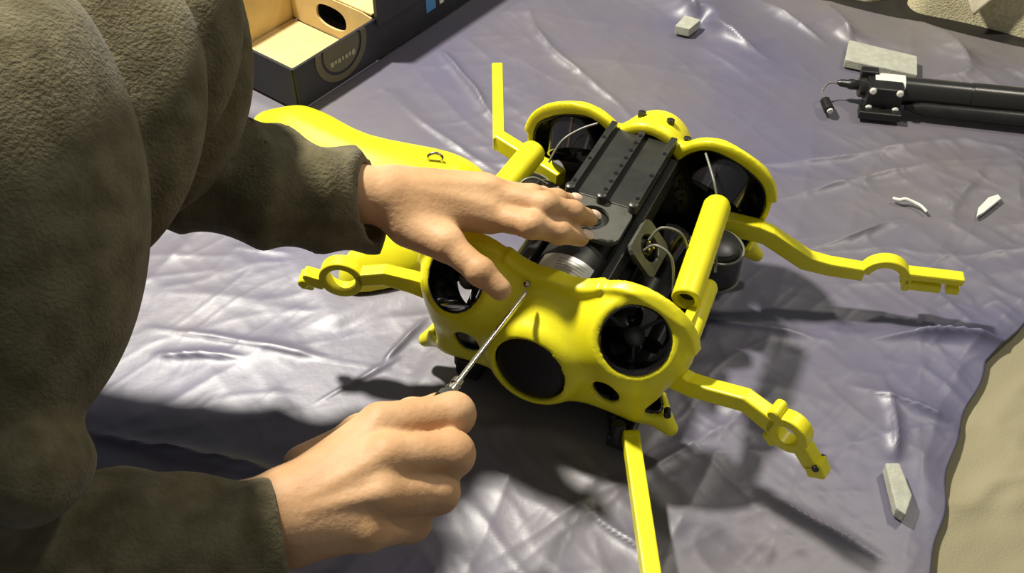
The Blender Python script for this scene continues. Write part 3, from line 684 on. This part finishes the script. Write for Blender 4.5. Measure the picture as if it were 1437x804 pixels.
world_obj('fleece_jacket', v, f, 'fleece', PER)

# trousers: kneeling legs, and a head above the collar
def legs_f(X, Y, Z):
    d = s_ell(X, Y, Z, (-0.80, 0.50, 0.20), (0.16, 0.19, 0.14))
    for y in (0.38, 0.62):
        d = smin(d, s_cone(X, Y, Z, (-0.80, y, 0.16), (-0.50, y - 0.02, 0.088), 0.095, 0.066), 0.05)
        d = smin(d, s_cone(X, Y, Z, (-0.50, y - 0.02, 0.088), (-0.86, y - 0.02, 0.075), 0.066, 0.050), 0.01)
    return d
v, f = nets(legs_f, (-1.0, 0.26, 0.01), (-0.40, 0.74, 0.38), 0.008)
world_obj('trousers', relax(v, f, 2, 0.5), f, 'trouser', PER)
HEAD = np.array([-0.30, 0.57, 0.80])
def head_f(X, Y, Z):
    x, y, z = X - HEAD[0], Y - HEAD[1], Z - HEAD[2]
    c, s = math.cos(0.75), math.sin(0.75); a, b = x * c - z * s, x * s + z * c        # looks down towards +x
    d = s_ell(a, y, b, (0, 0, 0.02), (0.098, 0.076, 0.100))
    d = smin(d, s_ell(a, y, b, (0.028, 0, -0.055), (0.062, 0.055, 0.065)), 0.03)
    d = smin(d, s_cone(a, y, b, (0.088, 0, 0.0), (0.112, 0, -0.032), 0.007, 0.012), 0.010)
    d = smin(d, s_cone(a, np.abs(y), b, (0.076, 0.012, 0.018), (0.066, 0.050, 0.016), 0.010, 0.008), 0.012)
    d = smax(d, -s_ell(a, np.abs(y), b, (0.094, 0.031, 0.0), (0.012, 0.014, 0.008)), 0.008)
    d = smin(d, s_ell(a, y, b, (0.086, 0, -0.062), (0.010, 0.024, 0.005)), 0.006)
    d = smin(d, s_ell(a, y, b, (0.086, 0, -0.073), (0.010, 0.020, 0.005)), 0.006)
    d = smin(d, s_ell(a, np.abs(y), b, (-0.005, 0.078, -0.005), (0.020, 0.010, 0.032)), 0.006)
    return smin(d, s_cone(X, Y, Z, HEAD + np.array([-0.05, 0, -0.06]), (-0.44, 0.57, 0.60), 0.058, 0.062), 0.02)
hv, hf = nets(head_f, (-0.54, 0.44, 0.50), (-0.14, 0.70, 0.95), 0.005)
me = BODY.data; bmj = bmesh.new(); bmj.from_mesh(me)
vs = [bmj.verts.new(tuple(p - np.array(PER.location))) for p in relax(hv, hf, 1, 0.4)]
for q in hf:
    fc = bmj.faces.new([vs[i] for i in q]); fc.smooth = True
bmj.to_mesh(me); bmj.free()
def hair_f(X, Y, Z):
    x, y, z = X - HEAD[0], Y - HEAD[1], Z - HEAD[2]
    c, s = math.cos(0.75), math.sin(0.75); a, b = x * c - z * s, x * s + z * c
    d = s_ell(a, y, b, (-0.008, 0, 0.028), (0.103, 0.084, 0.106)) + 0.002 * np.sin(a * 160) * np.sin(y * 190)
    d = smax(d, (a - 0.062) * 0.8 - (b - 0.045) * 0.6, 0.01)
    return smax(d, -b - 0.040 + 0.5 * np.maximum(a, 0), 0.01)
v, f = nets(hair_f, (-0.46, 0.46, 0.66), (-0.16, 0.68, 0.96), 0.005)
M['hair'] = new_mat('dark_hair', (0.03, 0.02, 0.012), 0.6, bump=0.6, bscale=300)
world_obj('hair', relax(v, f, 1, 0.4), f, 'hair', PER)
for s in (-1, 1):
    bm = bmesh.new(); bmesh.ops.create_uvsphere(bm, u_segments=14, v_segments=10, radius=0.0105)
    c, sn = math.cos(0.75), math.sin(0.75); a, b = 0.0805, -0.001
    bmesh.ops.translate(bm, verts=bm.verts, vec=V(HEAD[0] + a * c + b * sn, HEAD[1] + s * 0.031, HEAD[2] - a * sn + b * c) - PER.location)
    bobj('eye', bm, 'label', BODY, True)

# ------------------------------------------------------------------ cardboard box
BOX = thing('cardboard_box', 'open black printed cardboard box with kraft partition and oval hand hole', 'box', (-0.250, 1.034, 0.009), math.radians(52.5))
BL, BW, BH, PX = 0.42, 0.150, 0.056, 0.137
def bpart(nm, c, h, mat, parent=BOX, bev=0.0006):
    bm = bmesh.new(); add_box(bm, c, h); return bobj(nm, bm, mat, parent, False, bev)
fs = bpart('side_panel', (PX / 2, 0, BH / 2), (PX / 2, 0.0018, BH / 2), 'boxblack')
tp = bpart('tall_side_panel', (PX + 0.14, 0.0005, 0.024), (0.14, 0.0018, 0.024), 'boxblack')
ts = bpart('lid_panel', (PX + 0.142, -0.003, 0.084), (0.142, 0.003, 0.036), 'boxblack')
bpart('blue_sticker', (0.238, -0.0016, 0.034), (0.009, 0.0004, 0.013), 'blue', tp, 0)
bpart('white_tag', (0.259, -0.0016, 0.034), (0.004, 0.0004, 0.012), 'white', tp, 0)
bpart('opposite_side_panel', (BL / 2, BW, 0.05), (BL / 2, 0.0018, 0.05), 'kraft')
bpart('end_panel', (0, BW / 2, BH / 2), (0.0018, BW / 2, BH / 2), 'boxblack')
bpart('end_lining', (0.0036, BW / 2, BH / 2), (0.0015, BW / 2 - 0.003, BH / 2 - 0.0005), 'kraft')
bpart('base_panel', (PX / 2, BW / 2, 0.003), (PX / 2 - 0.003, BW / 2 - 0.003, 0.0015), 'kraft')
bpart('insert_top', (PX + 0.13, BW / 2, BH + 0.0035), (0.13, BW / 2 - 0.004, 0.0012), 'kraft')
# partition with an oval hand hole
bm = bmesh.new(); N = 48; R = []; hw, hh = BW / 2 - 0.004, BH / 2 - 0.001
for i in range(N):
    t = 2 * math.pi * (i + 0.5) / N; x, y = math.cos(t), math.sin(t); k = 1 / max(abs(x) / hw, abs(y) / hh)
    ov = (abs(x) / 0.026) ** 2.6 + (abs(y) / 0.0155) ** 2.6; ro = ov ** (-1 / 2.6)
    R.append([bm.verts.new(V(PX + dx, BW / 2 + px_, BH / 2 + 0.003 + pz_)) for (px_, pz_, dx) in ((x * ro, y * ro, -0.0015), (x * k, y * k, -0.0015), (x * k, y * k, 0.0015), (x * ro, y * ro, 0.0015))])
for i in range(N):
    A, B = R[i], R[(i + 1) % N]
    for k in range(4): bm.faces.new((A[k], A[(k + 1) % 4], B[(k + 1) % 4], B[k]))
bobj('partition', bm, 'kraft', BOX)
bpart('inner_back', (PX + 0.03, BW / 2, BH / 2), (0.001, BW / 2 - 0.004, BH / 2 - 0.002), 'boxblack')
# round printed emblem with a line of pale lettering on the side
def clip_ring(r0, r1, mat, nm, t):
    bm = bmesh.new(); cx, cz = 0.076, 0.046; n = 40; prev = None
    for i in range(n + 1):
        a = math.radians(360 * i / n); row = []
        for r in (r0, r1):
            x, z = cx + r * math.cos(a), cz + r * math.sin(a) * 0.95
            row.append(bm.verts.new((x, -t, min(max(z, 0.002), BH - 0.0006))))
        if prev: bm.faces.new((prev[0], prev[1], row[1], row[0]))
        prev = row
    bmesh.ops.remove_doubles(bm, verts=bm.verts, dist=1e-6)
    g = bmesh.ops.extrude_face_region(bm, geom=list(bm.faces)); bmesh.ops.translate(bm, verts=[e for e in g['geom'] if isinstance(e, bmesh.types.BMVert)], vec=(0, 0.0004, 0))
    bobj(nm, bm, mat, fs)
clip_ring(0.034, 0.043, 'boxring', 'emblem_outer_ring', 0.0026)
clip_ring(0.0005, 0.030, 'boxring', 'emblem_disc', 0.0024)
for k, (w_, h_) in enumerate(((0.0035, 0.004), (0.0025, 0.003), (0.003, 0.0034), (0.002, 0.003), (0.003, 0.0032), (0.0025, 0.003), (0.0035, 0.0045))):
    bpart('lettering_stroke', (0.058 + k * 0.006, -0.0030, 0.033 + 0.0006 * (k % 2)), (w_ * 0.75, 0.0003, h_ * 0.8), 'boxtext', fs, 0)

# ------------------------------------------------------------------ black canister on the far side
CA = math.atan2(-0.033, 0.180)
CAN = thing('canister', 'long black cylindrical canister with clamp block and short connector lead', 'canister', (0.412, 1.052, 0.008), CA)
def clathe(nm, p, d, prof, mat, seg=28, parent=CAN):
    bm = bmesh.new(); add_lathe(bm, p, d, prof, seg); return bobj(nm, bm, mat, parent, True, angle=35)
clathe('main_tube', (0, 0, 0.0215), (1, 0, 0), [(0.028, 0.012), (0.030, 0.0165), (0.118, 0.0165), (0.1185, 0.0160), (0.1205, 0.0160), (0.121, 0.0170), (0.36, 0.0170), (0.364, 0.014)], 'can', 36)
clathe('neck', (0, 0, 0.0215), (1, 0, 0), [(-0.006, 0.010), (-0.004, 0.0125), (0.010, 0.0130), (0.012, 0.0150), (0.030, 0.0150)], 'can')
clathe('connector', (-0.006, 0.002, 0.0215), (-1, 0.05, 0), [(0, 0.0055), (0.006, 0.0062), (0.010, 0.0062), (0.012, 0.0048), (0.020, 0.0044), (0.024, 0.002)], 'black', 18)
clathe('lower_tube', (0, -0.0190, 0.0120), (1, 0, 0), [(0.048, 0.003), (0.066, 0.0075), (0.36, 0.0112), (0.364, 0.008)], 'black')
bm = bmesh.new(); add_box(bm, (0.022, -0.010, 0.020), (0.020, 0.0165, 0.0175)); cb = bobj('clamp_block', bm, 'black', CAN, False, 0.002)
bm = bmesh.new(); add_box(bm, (0.020, -0.030, 0.007), (0.024, 0.008, 0.005)); bobj('clamp_foot', bm, 'black', CAN, False, 0.0015)
bm = bmesh.new(); add_box(bm, (0.004, 0.006, 0.036), (0.010, 0.006, 0.006)); bobj('valve_block', bm, 'black', CAN, False, 0.0015)
bm = bmesh.new(); add_ring(bm, (0, 0, 0.0215), (1, 0, 0), 0.0166, 0.0178, 0.010, 0.044, 14, math.radians(38), math.radians(112), (V(0, -1, 0), V(0, 0, 1), V(1, 0, 0))); bobj('paper_label', bm, 'white', CAN, True)
for x, z in ((0.007, 0.034), (0.037, 0.034), (0.007, 0.011), (0.037, 0.011)):
    clathe('clamp_screw', (x, -0.0262, z), (0, -1, 0.15), [(0, 0.0042), (0.0015, 0.0040), (0.0026, 0.0024)], 'white', 12, cb)
bm = bmesh.new(); add_tube(bm, spline([(-0.028, 0.003, 0.021), (-0.040, 0.001, 0.020), (-0.046, -0.008, 0.014), (-0.043, -0.018, 0.012)]), 0.0011, 8); bobj('lead', bm, 'cable', CAN, True, angle=80)
pl = clathe('lead_plug', (-0.043, -0.016, 0.010), (0.30, -1, -0.12), [(0, 0.003), (0.003, 0.0058), (0.016, 0.0062), (0.020, 0.0062), (0.021, 0.005)], 'black', 18)
clathe('plug_face', (-0.0365, -0.0370, 0.0085), (0.30, -1, -0.12), [(0, 0.0038), (0.0016, 0.0034)], 'white', 14, pl)

# ------------------------------------------------------------------ offcuts and scraps on the tarp
def slab(name, pts, h, z, mat, label, cat, bev=0.0012, group=None):
    c = V(sum(p[0] for p in pts) / len(pts), sum(p[1] for p in pts) / len(pts), z); bm = bmesh.new()
    add_prism(bm, [(p[0] - c.x, p[1] - c.y) for p in pts], (V(1, 0, 0), V(0, 1, 0), V(0, 0, 1)), (0, 0, 0), 0, h)
    o = bobj(name, bm, mat, None, False, bev); o.location = c
    return tag(o, label, cat, group)
slab('foam_offcut', [(0.409, 1.125), (0.489, 1.092), (0.500, 1.133), (0.424, 1.170)], 0.011, 0.008, 'foam', 'large flat grey foam offcut lying behind the black canister', 'foam')
slab('foam_offcut', [(0.208, 1.200), (0.226, 1.192), (0.243, 1.214), (0.224, 1.226)], 0.012, 0.009, 'foam', 'small square grey foam block on the crumpled far part of tarp', 'foam')
slab('rubber_offcut', [(0.310, 0.524), (0.322, 0.524), (0.324, 0.492), (0.314, 0.474), (0.308, 0.480)], 0.012, 0.007, 'foam', 'narrow grey strip offcut with cut tip near the yellow ringed arm', 'offcut')
o = slab('plastic_shard', [(0.486, 0.842), (0.495, 0.848), (0.521, 0.871), (0.520, 0.878), (0.508, 0.873), (0.492, 0.856)], 0.004, 0.008, 'white', 'pale pointed plastic shard lying on the tarp', 'scrap', 0.0008)
bm = bmesh.new(); add_tube(bm, spline([(-0.018, 0.010, 0.002), (-0.012, 0.006, 0.003), (-0.006, 0.006, 0.004), (0.002, 0.002, 0.003), (0.008, -0.004, 0.003), (0.012, -0.012, 0.002)]), lambda t: 0.0022 - 0.001 * abs(t - 0.4), 8)
o = bobj('tape_scrap', bm, 'white', None, True, angle=80); o.location = (0.424, 0.862, 0.009); tag(o, 'thin twisted white scrap on the tarp between ringed arm and shard', 'scrap')

# cream cloth over the far cushion
gx, gy = np.meshgrid(np.linspace(0, 1, 50), np.linspace(0, 1, 50))
ax_, ay_ = V(ca, sa, 0), V(-sa, ca, 0); base = V(*ec(0.0, 0.0), 0)
e_s = 0.125 + gx * 0.16; arc = 0.085 * np.abs(gx - 0.38) / 0.5 + gy * 0.24
e_o = 0.012 + 0.022 * np.clip(arc / 0.066, 0, 1) + 0.002 * np.sin(gx * 17 + gy * 6) + np.maximum(arc - 0.066, 0)
zc_ = 0.014 + 0.060 * (1 - np.exp(-arc / 0.066 * 1.6)) / (1 - math.exp(-1.6)) ; zc_ = np.minimum(zc_, 0.0745) + 0.004 * vnoise(gx * 5, gy * 6, 9)
Xc = base.x + ax_.x * e_s + ay_.x * e_o; Yc = base.y + ax_.y * e_s + ay_.y * e_o
sheet('cloth', 'cream', Xc, Yc, zc_, 0.002, 'cream cloth with a pointed corner draped over the beige cushion', 'cloth')
